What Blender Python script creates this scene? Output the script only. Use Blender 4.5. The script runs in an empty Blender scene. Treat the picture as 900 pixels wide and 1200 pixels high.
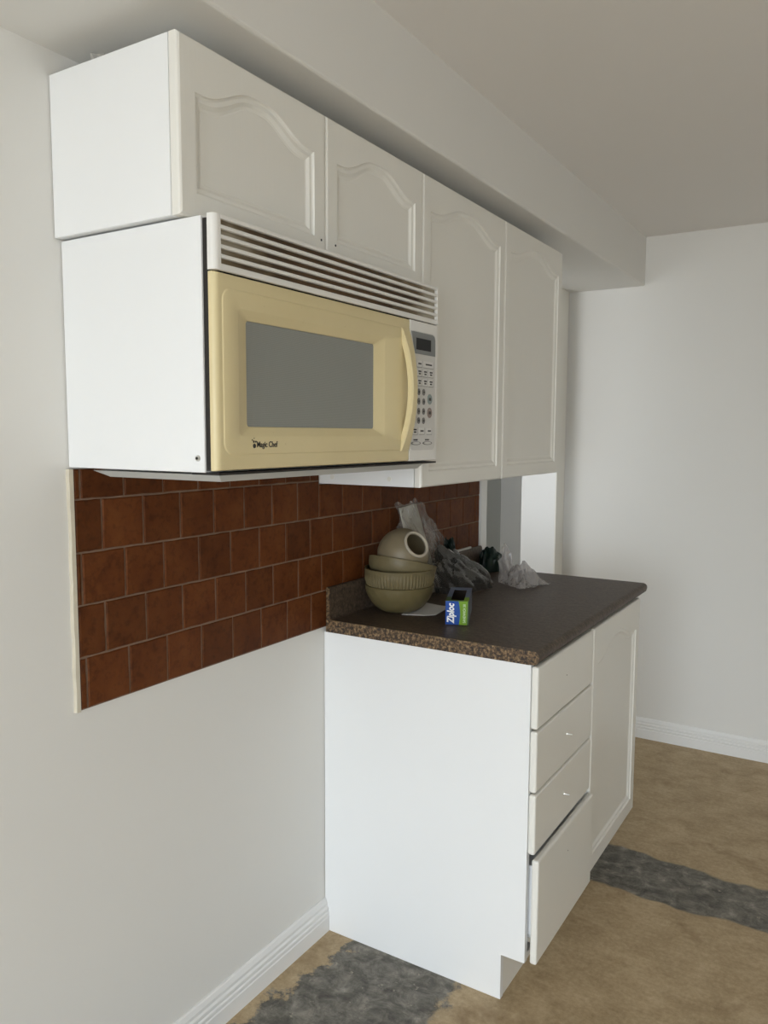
import bpy, bmesh, math, random
from mathutils import Vector, Matrix, noise

# ------------------------------------------------------------------ camera, world, light, exposure
scene = bpy.context.scene
COL = scene.collection
F_PX = 929.33
cam_d = bpy.data.cameras.new('camera')
cam_d.sensor_fit = 'VERTICAL'
cam_d.sensor_height = 24.0
cam_d.lens = F_PX / 1200.0 * 24.0
cam_d.clip_start = 0.02
cam = bpy.data.objects.new('camera', cam_d)
COL.objects.link(cam)
_r = Vector((0.85050297, 0.52595205, 0.00437418))
_u = Vector((-0.05497248, 0.08061752, 0.99522804))
_f = Vector((-0.52308959, 0.84668486, -0.09747833))
cam.matrix_world = Matrix(((_r.x, _u.x, -_f.x, 1.21835), (_r.y, _u.y, -_f.y, -1.67130),
                           (_r.z, _u.z, -_f.z, 1.35466), (0, 0, 0, 1)))
scene.camera = cam

world = bpy.data.worlds.new('world')
scene.world = world
world.use_nodes = True
_bg = world.node_tree.nodes['Background']
# overcast sky above the horizon, duller ground below it
_wt = world.node_tree
_tc = _wt.nodes.new('ShaderNodeTexCoord'); _sx = _wt.nodes.new('ShaderNodeSeparateXYZ')
_rp = _wt.nodes.new('ShaderNodeValToRGB')
_wt.links.new(_tc.outputs['Generated'], _sx.inputs[0])
_mr = _wt.nodes.new('ShaderNodeMapRange')
_mr.inputs['From Min'].default_value = -1.0; _mr.inputs['From Max'].default_value = 1.0
_wt.links.new(_sx.outputs[2], _mr.inputs['Value']); _wt.links.new(_mr.outputs['Result'], _rp.inputs['Fac'])
_e = _rp.color_ramp.elements
_e[0].position = .47; _e[0].color = (.48, .50, .51, 1)
_e[1].position = .50; _e[1].color = (.835, .922, 1.0, 1)
_wt.links.new(_rp.outputs['Color'], _bg.inputs['Color'])
_bg.inputs['Strength'].default_value = 12.2

def area_light(name, loc, rot, sx, sy, power, color):
    l = bpy.data.lights.new(name, 'AREA')
    l.shape = 'RECTANGLE'; l.size = sx; l.size_y = sy
    l.energy = power; l.color = color
    o = bpy.data.objects.new(name, l)
    o.location = loc; o.rotation_euler = rot
    COL.objects.link(o)
    return o
# daylight coming through the big window behind the camera; the hall has an added lamp
_pl = area_light('window_daylight', (1.60, -4.585, 1.055), (math.radians(90), 0, 0), 2.36, 2.05, 1, (1, 1, 1))
_pl.data.cycles.is_portal = True      # guides the sky light in through the window
area_light('hall_fill_light', (-0.58, 0.42, 1.45), (math.radians(90), 0, 0), 0.6, 1.0, 9.0, (.95, 0.975, 1.0))  # unseen fill lamp added to brighten the hall walls

vs = scene.view_settings
vs.view_transform = 'Standard'
vs.look = 'None'
vs.gamma = 1.0
vs.use_curve_mapping = False
vs.exposure = 0.0
scene.display_settings.display_device = 'sRGB'
scene.cycles.max_bounces = 10
scene.cycles.diffuse_bounces = 8
scene.cycles.transparent_max_bounces = 24

# ------------------------------------------------------------------ helpers
WORG = {}          # world origin of each object (no parent is rotated, so offsets simply add)

def mesh_obj(name, verts, faces, mat, parent=None, smooth=False, origin=None, uvs=None):
    vs_ = [Vector(v) for v in verts]
    if origin is None:
        xs = [v.x for v in vs_]; ys = [v.y for v in vs_]; zs = [v.z for v in vs_]
        origin = Vector(((min(xs) + max(xs)) / 2, (min(ys) + max(ys)) / 2, min(zs)))
    origin = Vector(origin)
    me = bpy.data.meshes.new(name)
    me.from_pydata([v - origin for v in vs_], [], faces)
    me.update()
    bm = bmesh.new(); bm.from_mesh(me)
    bmesh.ops.recalc_face_normals(bm, faces=bm.faces)
    bm.to_mesh(me); bm.free()
    if smooth:
        for p in me.polygons: p.use_smooth = True
    if mat: me.materials.append(mat)
    o = bpy.data.objects.new(name, me)
    COL.objects.link(o)
    place(o, origin, parent)
    return o

def place(o, origin, parent):
    WORG[o.name] = Vector(origin)
    if parent is not None:
        o.parent = parent
        o.location = Vector(origin) - WORG[parent.name]
    else:
        o.location = origin

def bm_obj(name, bm, mat, parent=None, smooth=False, origin=None, sharp=None):
    bmesh.ops.recalc_face_normals(bm, faces=bm.faces)
    if origin is None:
        xs = [v.co.x for v in bm.verts]; ys = [v.co.y for v in bm.verts]; zs = [v.co.z for v in bm.verts]
        origin = Vector(((min(xs) + max(xs)) / 2, (min(ys) + max(ys)) / 2, min(zs)))
    origin = Vector(origin)
    bmesh.ops.translate(bm, verts=bm.verts, vec=-origin)
    me = bpy.data.meshes.new(name)
    bm.to_mesh(me); bm.free()
    if smooth:
        for p in me.polygons: p.use_smooth = True
        if sharp is not None:
            me.set_sharp_from_angle(angle=math.radians(sharp))
    if mat: me.materials.append(mat)
    o = bpy.data.objects.new(name, me)
    COL.objects.link(o)
    place(o, origin, parent)
    return o

def bm_box(bm, x0, x1, y0, y1, z0, z1, bevel=0.0, seg=1):
    r = bmesh.ops.create_cube(bm, size=1.0)
    vv = r['verts']
    for v in vv:
        v.co = Vector((x0 + (v.co.x + .5) * (x1 - x0), y0 + (v.co.y + .5) * (y1 - y0), z0 + (v.co.z + .5) * (z1 - z0)))
    if bevel > 0:
        es = list({e for v in vv for e in v.link_edges})
        bmesh.ops.bevel(bm, geom=es, offset=bevel, segments=seg, profile=0.5, affect='EDGES')
    return vv

def box(name, x0, x1, y0, y1, z0, z1, mat, parent=None, bevel=0.0, seg=1, smooth=False):
    bm = bmesh.new()
    bm_box(bm, x0, x1, y0, y1, z0, z1, bevel, seg)
    return bm_obj(name, bm, mat, parent, smooth=smooth)

def empty(name, loc, label, cat, group=None):
    o = bpy.data.objects.new(name, None)
    o.empty_display_size = 0.05
    COL.objects.link(o)
    o.location = loc
    WORG[o.name] = Vector(loc)
    tag(o, label, cat, group)
    return o

def tag(o, label, cat=None, group=None, kind=None):
    if label: o['label'] = label
    if cat: o['category'] = cat
    if group: o['group'] = group
    if kind: o['kind'] = kind
    return o

def struct(o, label=None):
    o['kind'] = 'structure'
    if label: o['label'] = label
    return o

# ------------------------------------------------------------------ materials
class NT:
    def __init__(s, name):
        s.m = bpy.data.materials.new(name); s.m.use_nodes = True
        s.t = s.m.node_tree; s.n = s.t.nodes
        s.b = s.n['Principled BSDF']
        s.out = s.n['Material Output']
    def add(s, typ, **kw):
        n = s.n.new(typ)
        for k, v in kw.items(): setattr(n, k, v)
        return n
    def link(s, a, b): s.t.links.new(a, b)
    def coords(s, scale=(1, 1, 1), kind='Object', rot=(0, 0, 0)):
        tc = s.add('ShaderNodeTexCoord'); mp = s.add('ShaderNodeMapping')
        mp.inputs['Scale'].default_value = scale; mp.inputs['Rotation'].default_value = rot
        s.link(tc.outputs[kind], mp.inputs['Vector'])
        return mp.outputs['Vector']
    def noise(s, vec, scale, detail=4, rough=.55, dist=0.0):
        n = s.add('ShaderNodeTexNoise')
        n.inputs['Scale'].default_value = scale; n.inputs['Detail'].default_value = detail
        n.inputs['Roughness'].default_value = rough; n.inputs['Distortion'].default_value = dist
        s.link(vec, n.inputs['Vector'])
        return n.outputs['Fac']
    def ramp(s, fac, stops, interp='LINEAR'):
        r = s.add('ShaderNodeValToRGB'); r.color_ramp.interpolation = interp
        e = r.color_ramp.elements
        while len(e) > len(stops): e.remove(e[-1])
        while len(e) < len(stops): e.new(0.5)
        for i, (p, c) in enumerate(stops):
            e[i].position = p
            e[i].color = (c[0], c[1], c[2], 1) if isinstance(c, (tuple, list)) else (c, c, c, 1)
        s.link(fac, r.inputs['Fac'])
        return r.outputs['Color']
    def mix(s, fac, a, b):
        n = s.add('ShaderNodeMix', data_type='RGBA')
        if isinstance(fac, float): n.inputs[0].default_value = fac
        else: s.link(fac, n.inputs[0])
        for i, v in ((6, a), (7, b)):
            if isinstance(v, (tuple, list)): n.inputs[i].default_value = (v[0], v[1], v[2], 1)
            else: s.link(v, n.inputs[i])
        return n.outputs[2]
    def math(s, op, a, b=None, clamp=False):
        n = s.add('ShaderNodeMath', operation=op, use_clamp=clamp)
        for i, v in ((0, a), (1, b)):
            if v is None: continue
            if isinstance(v, (int, float)): n.inputs[i].default_value = v
            else: s.link(v, n.inputs[i])
        return n.outputs[0]
    def bump(s, height, strength=.2, dist=.01):
        n = s.add('ShaderNodeBump')
        n.inputs['Strength'].default_value = strength; n.inputs['Distance'].default_value = dist
        s.link(height, n.inputs['Height']); s.link(n.outputs['Normal'], s.b.inputs['Normal'])
    def col(s, v):
        if isinstance(v, (tuple, list)): s.b.inputs['Base Color'].default_value = (v[0], v[1], v[2], 1)
        else: s.link(v, s.b.inputs['Base Color'])
    def rough(s, v): s.b.inputs['Roughness'].default_value = v

def paint(name, c, rough=.5, var=.04, nscale=3.0, bump=.03, bscale=90, grain=None):
    k = NT(name)
    v = k.coords()
    n = k.noise(v, nscale, 3)
    k.col(k.ramp(n, [(.25, tuple(x * (1 - var) for x in c)), (.75, c)]))
    k.rough(rough)
    if grain:
        g = k.noise(k.coords((1, 110, 4)), 1.0, 4, .6)
        k.bump(g, grain, .004)
    elif bump:
        k.bump(k.noise(v, bscale, 2), bump, .002)
    return k.m

def plain(name, c, rough=.5, metal=0.0, spec=.5, coat=0.0, alpha=1.0):
    k = NT(name); k.col(c); k.rough(rough)
    k.b.inputs['Metallic'].default_value = metal
    k.b.inputs['Specular IOR Level'].default_value = spec
    k.b.inputs['Coat Weight'].default_value = coat
    k.b.inputs['Alpha'].default_value = alpha
    return k.m

M = {}
M['wall'] = paint('wall_paint', (.75, .742, .715), .7, .02, 1.5, .05, 220)
M['ceiling'] = paint('ceiling_paint', (.78, .76, .735), .8, .02, 1.2, .06, 160)
M['trim'] = paint('trim_paint', (.80, .80, .79), .4, .02, 4, .02)
M['panel'] = paint('side_panel_laminate', (.82, .83, .835), .35, .015, 2.5, .015, 40)
M['door'] = paint('cabinet_door_paint', (.785, .772, .722), .38, .02, 4, 0, grain=.10)
M['drawer'] = paint('drawer_front_paint', (.785, .772, .722), .40, .02, 4, .02)
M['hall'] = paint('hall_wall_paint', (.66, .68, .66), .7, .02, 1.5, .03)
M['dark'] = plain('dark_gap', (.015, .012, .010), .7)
M['hole'] = plain('screw_hole_black', (.02, .02, .018), .8)
M['screw'] = plain('zinc_screw', (.70, .69, .66), .3, 1.0)

# tiles
k = NT('terracotta_tile')
v = k.coords()
oi = k.add('ShaderNodeObjectInfo')
off = k.add('ShaderNodeVectorMath', operation='ADD')
sc_ = k.add('ShaderNodeVectorMath', operation='SCALE')
sc_.inputs[0].default_value = (37.0, 19.0, 53.0)
k.link(oi.outputs['Random'], sc_.inputs['Scale'])
k.link(v, off.inputs[0]); k.link(sc_.outputs[0], off.inputs[1])
n1 = k.noise(off.outputs[0], 16, 5, .6)
n2 = k.noise(off.outputs[0], 70, 4, .6)
c1 = k.ramp(n1, [(.28, (.082, .023, .006)), (.52, (.112, .034, .009)), (.78, (.138, .046, .013))])
c2 = k.ramp(n2, [(.34, .66), (.5, 1.0), (1, 1.0)])
mm = k.add('ShaderNodeMix', data_type='RGBA', blend_type='MULTIPLY'); mm.inputs[0].default_value = .8
k.link(c1, mm.inputs[6]); k.link(c2, mm.inputs[7])
hv = k.add('ShaderNodeHueSaturation')
k.link(k.math('MULTIPLY_ADD', oi.outputs['Random'], .35), hv.inputs['Value'])
hv.inputs['Value'].links[0].from_node.inputs[2].default_value = .85
k.link(mm.outputs[2], hv.inputs['Color'])
k.col(hv.outputs['Color']); k.rough(.55); k.b.inputs['Specular IOR Level'].default_value = .12
k.bump(n2, .25, .002)
M['tile'] = k.m
M['grout'] = paint('tile_grout', (.24, .155, .105), .9, .35, 30, .2, 300)
M['cream_edge'] = paint('cream_edge_filler', (.62, .57, .46), .7, .15, 20, .2, 200)

# countertop laminate
def laminate(name, gold):
    k = NT(name)
    v = k.coords((1, 1, 1))
    a = k.noise(v, 120, 3, .65)
    b = k.noise(k.coords((26, 120, 90), rot=(0, 0, .35)), 1.0, 5, .7)
    if gold:
        c = k.ramp(a, [(.38, (.018, .011, .007)), (.49, (.078, .046, .023)), (.58, (.185, .115, .054)), (.70, (.34, .24, .13))])
        k.col(c); k.rough(.5)
    else:
        ca = k.ramp(a, [(.34, (.028, .018, .011)), (.5, (.072, .049, .033)), (.68, (.150, .105, .070))])
        cb = k.ramp(b, [(.32, (.026, .019, .013)), (.52, (.080, .058, .042)), (.72, (.150, .115, .085))])
        k.col(k.mix(.55, ca, cb)); k.rough(.5); k.b.inputs['Specular IOR Level'].default_value = .3
    return k.m
M['counter'] = laminate('brown_laminate', False)
M['counter_edge'] = laminate('brown_laminate_end', True)

# floor
k = NT('worn_floor')
pos = k.coords()
sep = k.add('ShaderNodeSeparateXYZ'); k.link(pos, sep.inputs[0])
X, Y = sep.outputs[0], sep.outputs[1]
big = k.noise(pos, 2.2, 5, .6)
mid = k.noise(k.coords((1, 1, 1), rot=(0, 0, .5)), 9, 6, .65, .6)
fine = k.noise(k.coords((9, 44, 1), rot=(0, 0, .12)), 1.0, 6, .72)
tan = k.ramp(mid, [(.28, (.26, .185, .100)), (.44, (.39, .292, .172)), (.60, (.50, .39, .245)), (.8, (.60, .48, .32))])
tan2 = k.ramp(fine, [(.32, (.23, .165, .088)), (.52, (.44, .335, .202)), (.72, (.60, .475, .315))])
tan = k.mix(.32, tan, tan2)
grit = k.ramp(k.noise(pos, 85, 5, .75), [(.33, (.20, .14, .075)), (.5, (.44, .335, .205)), (.68, (.66, .53, .37))])
tan = k.mix(.28, tan, grit)
scuff = k.ramp(k.noise(k.coords((22, 60, 1), rot=(0, 0, -.2)), 1.0, 4, .6), [(.70, 0.0), (.78, 1.0)])
tan = k.mix(k.math('MULTIPLY', scuff, .4), tan, (.66, .56, .42))
stain = k.ramp(k.noise(pos, 5.5, 4, .6, .4), [(.58, 0.0), (.70, 1.0)])
tan = k.mix(k.math('MULTIPLY', stain, .55), tan, (.19, .115, .050))
gn = k.noise(pos, 22, 8, .75, .5)
gry = k.ramp(gn, [(.33, (.045, .042, .037)), (.46, (.125, .117, .101)), (.57, (.25, .235, .205)), (.70, (.48, .45, .38))])
gstr = k.ramp(k.noise(k.coords((8, 40, 1)), 1.0, 7, .75), [(.36, (.062, .058, .050)), (.54, (.165, .155, .134)), (.72, (.32, .29, .235))])
gry = k.mix(.38, gry, gstr)
wob = k.math('MULTIPLY', k.math('SUBTRACT', k.noise(pos, 4.0, 3), .5), .10)
jag = k.math('MULTIPLY', k.math('SUBTRACT', k.noise(pos, 14, 7, .72), .5), .26)
# strip that runs across the room past the cabinets
cen = k.math('ABSOLUTE', k.math('SUBTRACT', k.math('ADD', Y, wob), .735))
strip = k.math('MULTIPLY', k.math('SUBTRACT', .125, cen), 90.0, clamp=True)
# bare patch beside the left wall
px = k.math('ADD', k.math('ADD', X, k.math('MULTIPLY', Y, -.20)), k.math('MULTIPLY', jag, .9))
left = k.math('MULTIPLY', k.math('SUBTRACT', px, .105), 60.0, clamp=True)
right = k.math('MULTIPLY', k.math('SUBTRACT', .425, k.math('ADD', X, k.math('MULTIPLY', jag, .6))), 60.0, clamp=True)
front = k.math('MULTIPLY', k.math('SUBTRACT', .35, Y), 20.0, clamp=True)
patch = k.math('MULTIPLY', k.math('MULTIPLY', left, right), front)
mask = k.math('MAXIMUM', strip, patch, clamp=True)
flecks = k.ramp(k.noise(pos, 34, 4, .7), [(.64, 0.0), (.68, 1.0)])
gry = k.mix(k.math('MULTIPLY', flecks, .6), gry, (.46, .42, .34))
k.col(k.mix(mask, tan, gry)); k.rough(.62)
k.b.inputs['Specular IOR Level'].default_value = .3
k.bump(k.math('ADD', mid, k.math('MULTIPLY', mask, -.6)), .15, .004)
M['floor'] = k.m

# microwave
M['mw_white'] = paint('microwave_white_enamel', (.80, .81, .815), .35, .012, 2, .01)
M['mw_plastic'] = plain('white_plastic', (.76, .75, .72), .4)
k = NT('yellowed_cream_plastic')
n1 = k.noise(k.coords(), 5, 4)
sp = k.ramp(k.noise(k.coords(), 75, 2, .5), [(.74, 0.0), (.80, 1.0)])
cc = k.ramp(n1, [(.3, (.655, .555, .315)), (.7, (.70, .60, .355))])
k.col(k.mix(k.math('MULTIPLY', sp, .35), cc, (.35, .24, .11))); k.rough(.38)
M['cream'] = k.m
k = NT('mesh_window_glass')
vo = k.add('ShaderNodeTexVoronoi'); vo.inputs['Scale'].default_value = 420
vo.inputs['Randomness'].default_value = 0.0
k.link(k.coords(), vo.inputs['Vector'])
k.col(k.ramp(vo.outputs['Distance'], [(.2, (.155, .162, .152)), (.5, (.265, .272, .252))])); k.rough(.22)
M['mw_glass'] = k.m
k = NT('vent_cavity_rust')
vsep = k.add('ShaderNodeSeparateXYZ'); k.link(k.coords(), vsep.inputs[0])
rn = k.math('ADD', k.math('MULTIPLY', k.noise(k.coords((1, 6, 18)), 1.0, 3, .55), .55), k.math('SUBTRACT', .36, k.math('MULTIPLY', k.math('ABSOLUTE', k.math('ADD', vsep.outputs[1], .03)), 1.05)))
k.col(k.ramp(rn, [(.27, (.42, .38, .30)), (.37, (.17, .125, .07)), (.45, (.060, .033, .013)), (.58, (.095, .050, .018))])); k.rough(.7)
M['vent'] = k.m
M['grey_print'] = plain('grey_panel_print', (.20, .21, .21), .4)
M['keypad'] = plain('keypad_membrane', (.62, .61, .59), .45)
M['button'] = plain('button_pale', (.69, .68, .66), .4)
M['ink'] = plain('dark_ink', (.03, .028, .028), .5)
M['btn_dark'] = plain('button_grey', (.19, .185, .18), .5)
M['btn_teal'] = plain('button_grey_green', (.24, .29, .29), .5)
M['btn_pink'] = plain('button_grey_pink', (.27, .21, .19), .5)
M['display'] = plain('display_glass', (.008, .008, .009), .35, spec=.2)
M['pan'] = plain('grey_underside', (.46, .46, .44), .45)

# counter objects
def film(name, c, alpha, rough=.16, spec=.6):
    k = NT(name); k.col(c); k.rough(rough)
    k.b.inputs['Alpha'].default_value = alpha
    k.b.inputs['Specular IOR Level'].default_value = spec
    k.b.inputs['Coat Weight'].default_value = .6
    k.b.inputs['Coat Roughness'].default_value = .08
    k.m.use_backface_culling = False
    return k.m
M['film_clear'] = film('clear_plastic_film', (.50, .47, .43), .24, .10, .9)
M['film_grey'] = film('cloudy_plastic_film', (.50, .465, .44), .50, .22)
M['film_dark'] = film('smoky_plastic_film', (.050, .047, .042), .80, .16)
M['film_green'] = plain('dark_green_plastic', (.003, .014, .009), .35, spec=.3)
M['bowl'] = plain('olive_amber_glass', (.135, .108, .048), .42, coat=.05, spec=.35)  # bowl and globe colours darkened to carry the shade under the wall cabinet
M['bowl2'] = plain('olive_amber_glass_pale', (.145, .118, .060), .45, coat=.03, spec=.3)
k = NT('frosted_cream_glass'); k.col((.27, .222, .140)); k.rough(.42)  # cabinet shade is put into this base colour too
_tr = k.add('ShaderNodeBsdfTranslucent'); _tr.inputs['Color'].default_value = (.55, .46, .30, 1)
_ms = k.add('ShaderNodeMixShader'); _ms.inputs[0].default_value = .30
k.link(k.b.outputs[0], _ms.inputs[1]); k.link(_tr.outputs[0], _ms.inputs[2]); k.link(_ms.outputs[0], k.out.inputs['Surface'])
M['globe'] = k.m
M['globe_rim'] = plain('white_glass_rim', (.42, .37, .29), .4)
M['globe_in'] = plain('globe_inside', (.34, .30, .22), .6)
M['paper'] = paint('white_paper', (.62, .60, .57), .8, .06, 20, .05)
M['card'] = paint('cream_card', (.47, .44, .36), .7, .08, 14, .05)
M['box_blue'] = None
k = NT('blue_carton'); bn = k.noise(k.coords(), 22, 2)
k.col(k.ramp(bn, [(.35, (.003, .055, .30)), (.7, (.035, .095, .36))])); k.rough(.5); k.b.inputs['Specular IOR Level'].default_value = .2; M['box_blue'] = k.m
M['box_green'] = plain('green_carton', (.17, .32, .020), .5, spec=.2)
M['box_green_dark'] = plain('dark_green_carton', (.045, .10, .010), .45)
M['box_top'] = plain('grey_blue_carton', (.105, .135, .21), .5)
M['box_side'] = plain('slate_blue_carton', (.085, .095, .13), .45)
M['box_in'] = plain('brown_carton_inside', (.045, .030, .022), .9)
M['white_ink'] = plain('white_ink', (.85, .86, .86), .5)
M['pale_ink'] = plain('pale_green_ink', (.55, .68, .40), .5)
M['glass'] = None
k = NT('window_pane'); k.col((.95, .98, 1)); k.rough(.02); k.b.inputs['Alpha'].default_value = .06; M['glass'] = k.m

# ------------------------------------------------------------------ key dimensions
Y_FAR = 1.891; Y_BACK = -4.60; X_RIGHT = 3.10; Z_CEIL = 2.20
SOF_X = 0.333; SOF_Z = 1.996
DOOR_Y0 = 0.995; DOOR_Y1 = 1.779; DOOR_Z = 1.975; WT = 0.16
HALL_X = -1.0; HALL_Y = 3.48; HALL_Y0 = 0.35
C_TOP = .868; C_BOT = .835

# ------------------------------------------------------------------ structure
def boxes(name, lst, mat, parent=None):
    bm = bmesh.new()
    for b in lst: bm_box(bm, *b)
    return bm_obj(name, bm, mat, parent, origin=(0, 0, 0))

struct(boxes('floor', [(HALL_X - .1, X_RIGHT + .1, Y_BACK - .1, HALL_Y + .1, -.08, 0)], M['floor']))
struct(boxes('ceiling', [(HALL_X - .1, X_RIGHT + .1, Y_BACK - .1, HALL_Y + .1, Z_CEIL, Z_CEIL + .08)], M['ceiling']))
struct(boxes('wall_left', [(-WT, 0, Y_BACK - .1, DOOR_Y0, 0, Z_CEIL), (-WT, 0, DOOR_Y1, HALL_Y, 0, Z_CEIL),
                           (-WT, 0, DOOR_Y0, DOOR_Y1, DOOR_Z, Z_CEIL)], M['wall']))
struct(boxes('wall_far', [(0, X_RIGHT, Y_FAR, Y_FAR + .1, 0, Z_CEIL)], M['wall']))
struct(boxes('wall_right', [(X_RIGHT, X_RIGHT + .1, Y_BACK - .1, Y_FAR + .1, 0, Z_CEIL)], M['wall']))
WX0, WX1, WZ0, WZ1 = .42, 2.78, .03, 2.08
struct(boxes('wall_back', [(0, WX0, Y_BACK - .1, Y_BACK, 0, Z_CEIL), (WX1, X_RIGHT, Y_BACK - .1, Y_BACK, 0, Z_CEIL),
                           (WX0, WX1, Y_BACK - .1, Y_BACK, 0, WZ0), (WX0, WX1, Y_BACK - .1, Y_BACK, WZ1, Z_CEIL)], M['wall']))
struct(boxes('wall_hall_side', [(HALL_X - .1, HALL_X, HALL_Y0, HALL_Y, 0, Z_CEIL)], M['hall']))
struct(boxes('wall_hall_end', [(HALL_X, -WT, HALL_Y, HALL_Y + .1, 0, Z_CEIL)], M['trim']))
struct(boxes('wall_hall_near', [(HALL_X - .1, -WT, HALL_Y0 - .1, HALL_Y0, 0, Z_CEIL)], M['wall']))

# soffit above the cabinets with a slightly eased lower edge
bm = bmesh.new()
vv = bm_box(bm, 0, SOF_X, Y_BACK, Y_FAR, SOF_Z, Z_CEIL)
es = [e for e in bm.edges if all(abs(v.co.x - SOF_X) < 1e-6 and abs(v.co.z - SOF_Z) < 1e-6 for v in e.verts)]
bmesh.ops.bevel(bm, geom=es, offset=.006, segments=3, profile=.5, affect='EDGES')
struct(bm_obj('wall_soffit', bm, M['wall'], origin=(0, 0, 0)))

# window behind the camera
w = boxes('window_1', [(WX0, WX0 + .05, Y_BACK - .08, Y_BACK - .02, WZ0, WZ1), (WX1 - .05, WX1, Y_BACK - .08, Y_BACK - .02, WZ0, WZ1),
                       (WX0 + .05, WX1 - .05, Y_BACK - .08, Y_BACK - .02, WZ0, WZ0 + .05),
                       (WX0 + .05, WX1 - .05, Y_BACK - .08, Y_BACK - .02, WZ1 - .05, WZ1),
                       ((WX0 + WX1) / 2 - .025, (WX0 + WX1) / 2 + .025, Y_BACK - .08, Y_BACK - .02, WZ0 + .05, WZ1 - .05)], M['trim'])
WORG[w.name] = Vector((0, 0, 0)); struct(w)
for a, b in ((WX0 + .05, (WX0 + WX1) / 2 - .025), ((WX0 + WX1) / 2 + .025, WX1 - .05)):
    box('pane', a, b, Y_BACK - .053, Y_BACK - .047, WZ0 + .05, WZ1 - .05, M['glass'], w)

# baseboards: stepped, grooved profile (depth from wall, height)
BB = [(0, 0), (.016, 0), (.016, .040), (.0135, .043), (.0155, .047), (.0155, .053), (.012, .056), (.0135, .060),
      (.0135, .066), (.0095, .070), (.010, .078), (.006, .088), (.003, .091), (0, .091)]
def baseboard(name, p0, p1, nrm):
    p0 = Vector(p0); p1 = Vector(p1); nrm = Vector(nrm)
    vs_, fs = [], []
    for p in (p0, p1):
        for d_, h in BB: vs_.append(p + nrm * d_ + Vector((0, 0, h)))
    n = len(BB)
    for i in range(n):
        j = (i + 1) % n
        fs.append((i, j, n + j, n + i))
    fs.append(tuple(range(n))); fs.append(tuple(range(2 * n - 1, n - 1, -1)))
    return struct(mesh_obj(name, vs_, fs, M['trim']))
baseboard('baseboard_left', (0, Y_BACK, 0), (0, -.002, 0), (1, 0, 0))
baseboard('baseboard_far', (.0, Y_FAR, 0), (X_RIGHT, Y_FAR, 0), (0, -1, 0))
baseboard('baseboard_right', (X_RIGHT, Y_BACK, 0), (X_RIGHT, Y_FAR - .02, 0), (-1, 0, 0))

# door casings of the opening into the hall
struct(boxes('trim_1', [(0, .012, .949, DOOR_Y0, 0, SOF_Z), (-WT, .012, DOOR_Y0, DOOR_Y0 + .006, 0, DOOR_Z)], M['trim']))
struct(boxes('trim_2', [(0, .006, DOOR_Y1 - .012, DOOR_Y1 + .085, .0, SOF_Z), (.0, .0062, DOOR_Y1 + .080, DOOR_Y1 + .085, .0, SOF_Z)], M['drawer']))

struct(boxes('trim_3', [(-WT, -.0002, DOOR_Y1 - .012, DOOR_Y1, 0, DOOR_Z)], M['trim']))

# ------------------------------------------------------------------ tiled backsplash
random.seed(4)
T_Y0, T_Y1, T_Z0 = -.7625, .947, .848
TP, TPV = .0977, .0968
TX = .0058
def tile_top(y): return 1.2905 if y < -.027 else 1.2255
gv = [(.0003, y_, z_) for y_, z_ in ((T_Y0, T_Z0), (-.027, T_Z0), (T_Y1, T_Z0), (T_Y1, 1.2255), (-.027, 1.2255), (-.027, 1.2905), (T_Y0, 1.2905))]
gv2 = [(TX - .0008, y, z) for x, y, z in gv]
nG = len(gv)
gf = [tuple(range(nG)), tuple(range(2 * nG - 1, nG - 1, -1))] + [(i, (i + 1) % nG, nG + (i + 1) % nG, nG + i) for i in range(nG)]
bs = mesh_obj('tile_backsplash', gv + gv2, gf, M['grout'])
tag(bs, 'brown terracotta tile backsplash laid in staggered rows on the white wall under the microwave', 'backsplash')
def tile_mesh(w, h):
    t, b = .0042, .0022
    vs_, fs = [], []
    # irregular hand-made outline: a few points per side
    pts = []
    n = 4
    def jit(): return random.uniform(-.0007, .0007)
    for i in range(n): pts.append((-w / 2 + w * i / n, -h / 2 + (jit() if i else 0)))
    for i in range(n): pts.append((w / 2 + (jit() if i else 0), -h / 2 + h * i / n))
    for i in range(n): pts.append((w / 2 - w * i / n, h / 2 + (jit() if i else 0)))
    for i in range(n): pts.append((-w / 2 + (jit() if i else 0), h / 2 - h * i / n))
    N = len(pts)
    for x, sc2 in ((0, 0), (t - b, 0), (t, b)):
        for (a, c) in pts:
            aa = a - math.copysign(min(sc2, abs(a)), a) if abs(abs(a) - w / 2) < .002 else a
            cc_ = c - math.copysign(min(sc2, abs(c)), c) if abs(abs(c) - h / 2) < .002 else c
            vs_.append((x, aa, cc_))
    for r in range(2):
        for i in range(N):
            j = (i + 1) % N
            fs.append((r * N + i, r * N + j, (r + 1) * N + j, (r + 1) * N + i))
    fs.append(tuple(range(2 * N, 3 * N)))
    me = bpy.data.meshes.new('tile')
    me.from_pydata(vs_, [], fs); me.update()
    bm = bmesh.new(); bm.from_mesh(me); bmesh.ops.recalc_face_normals(bm, faces=bm.faces)
    bm.to_mesh(me); bm.free()
    me.materials.append(M['tile'])
    return me
JN = .0034
full = [tile_mesh(TP - JN, TPV - JN) for _ in range(5)]
rows = [(.017, 0), (.062, 1), (.013, 2), (.0602, 3), (.015, 4)]
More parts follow.
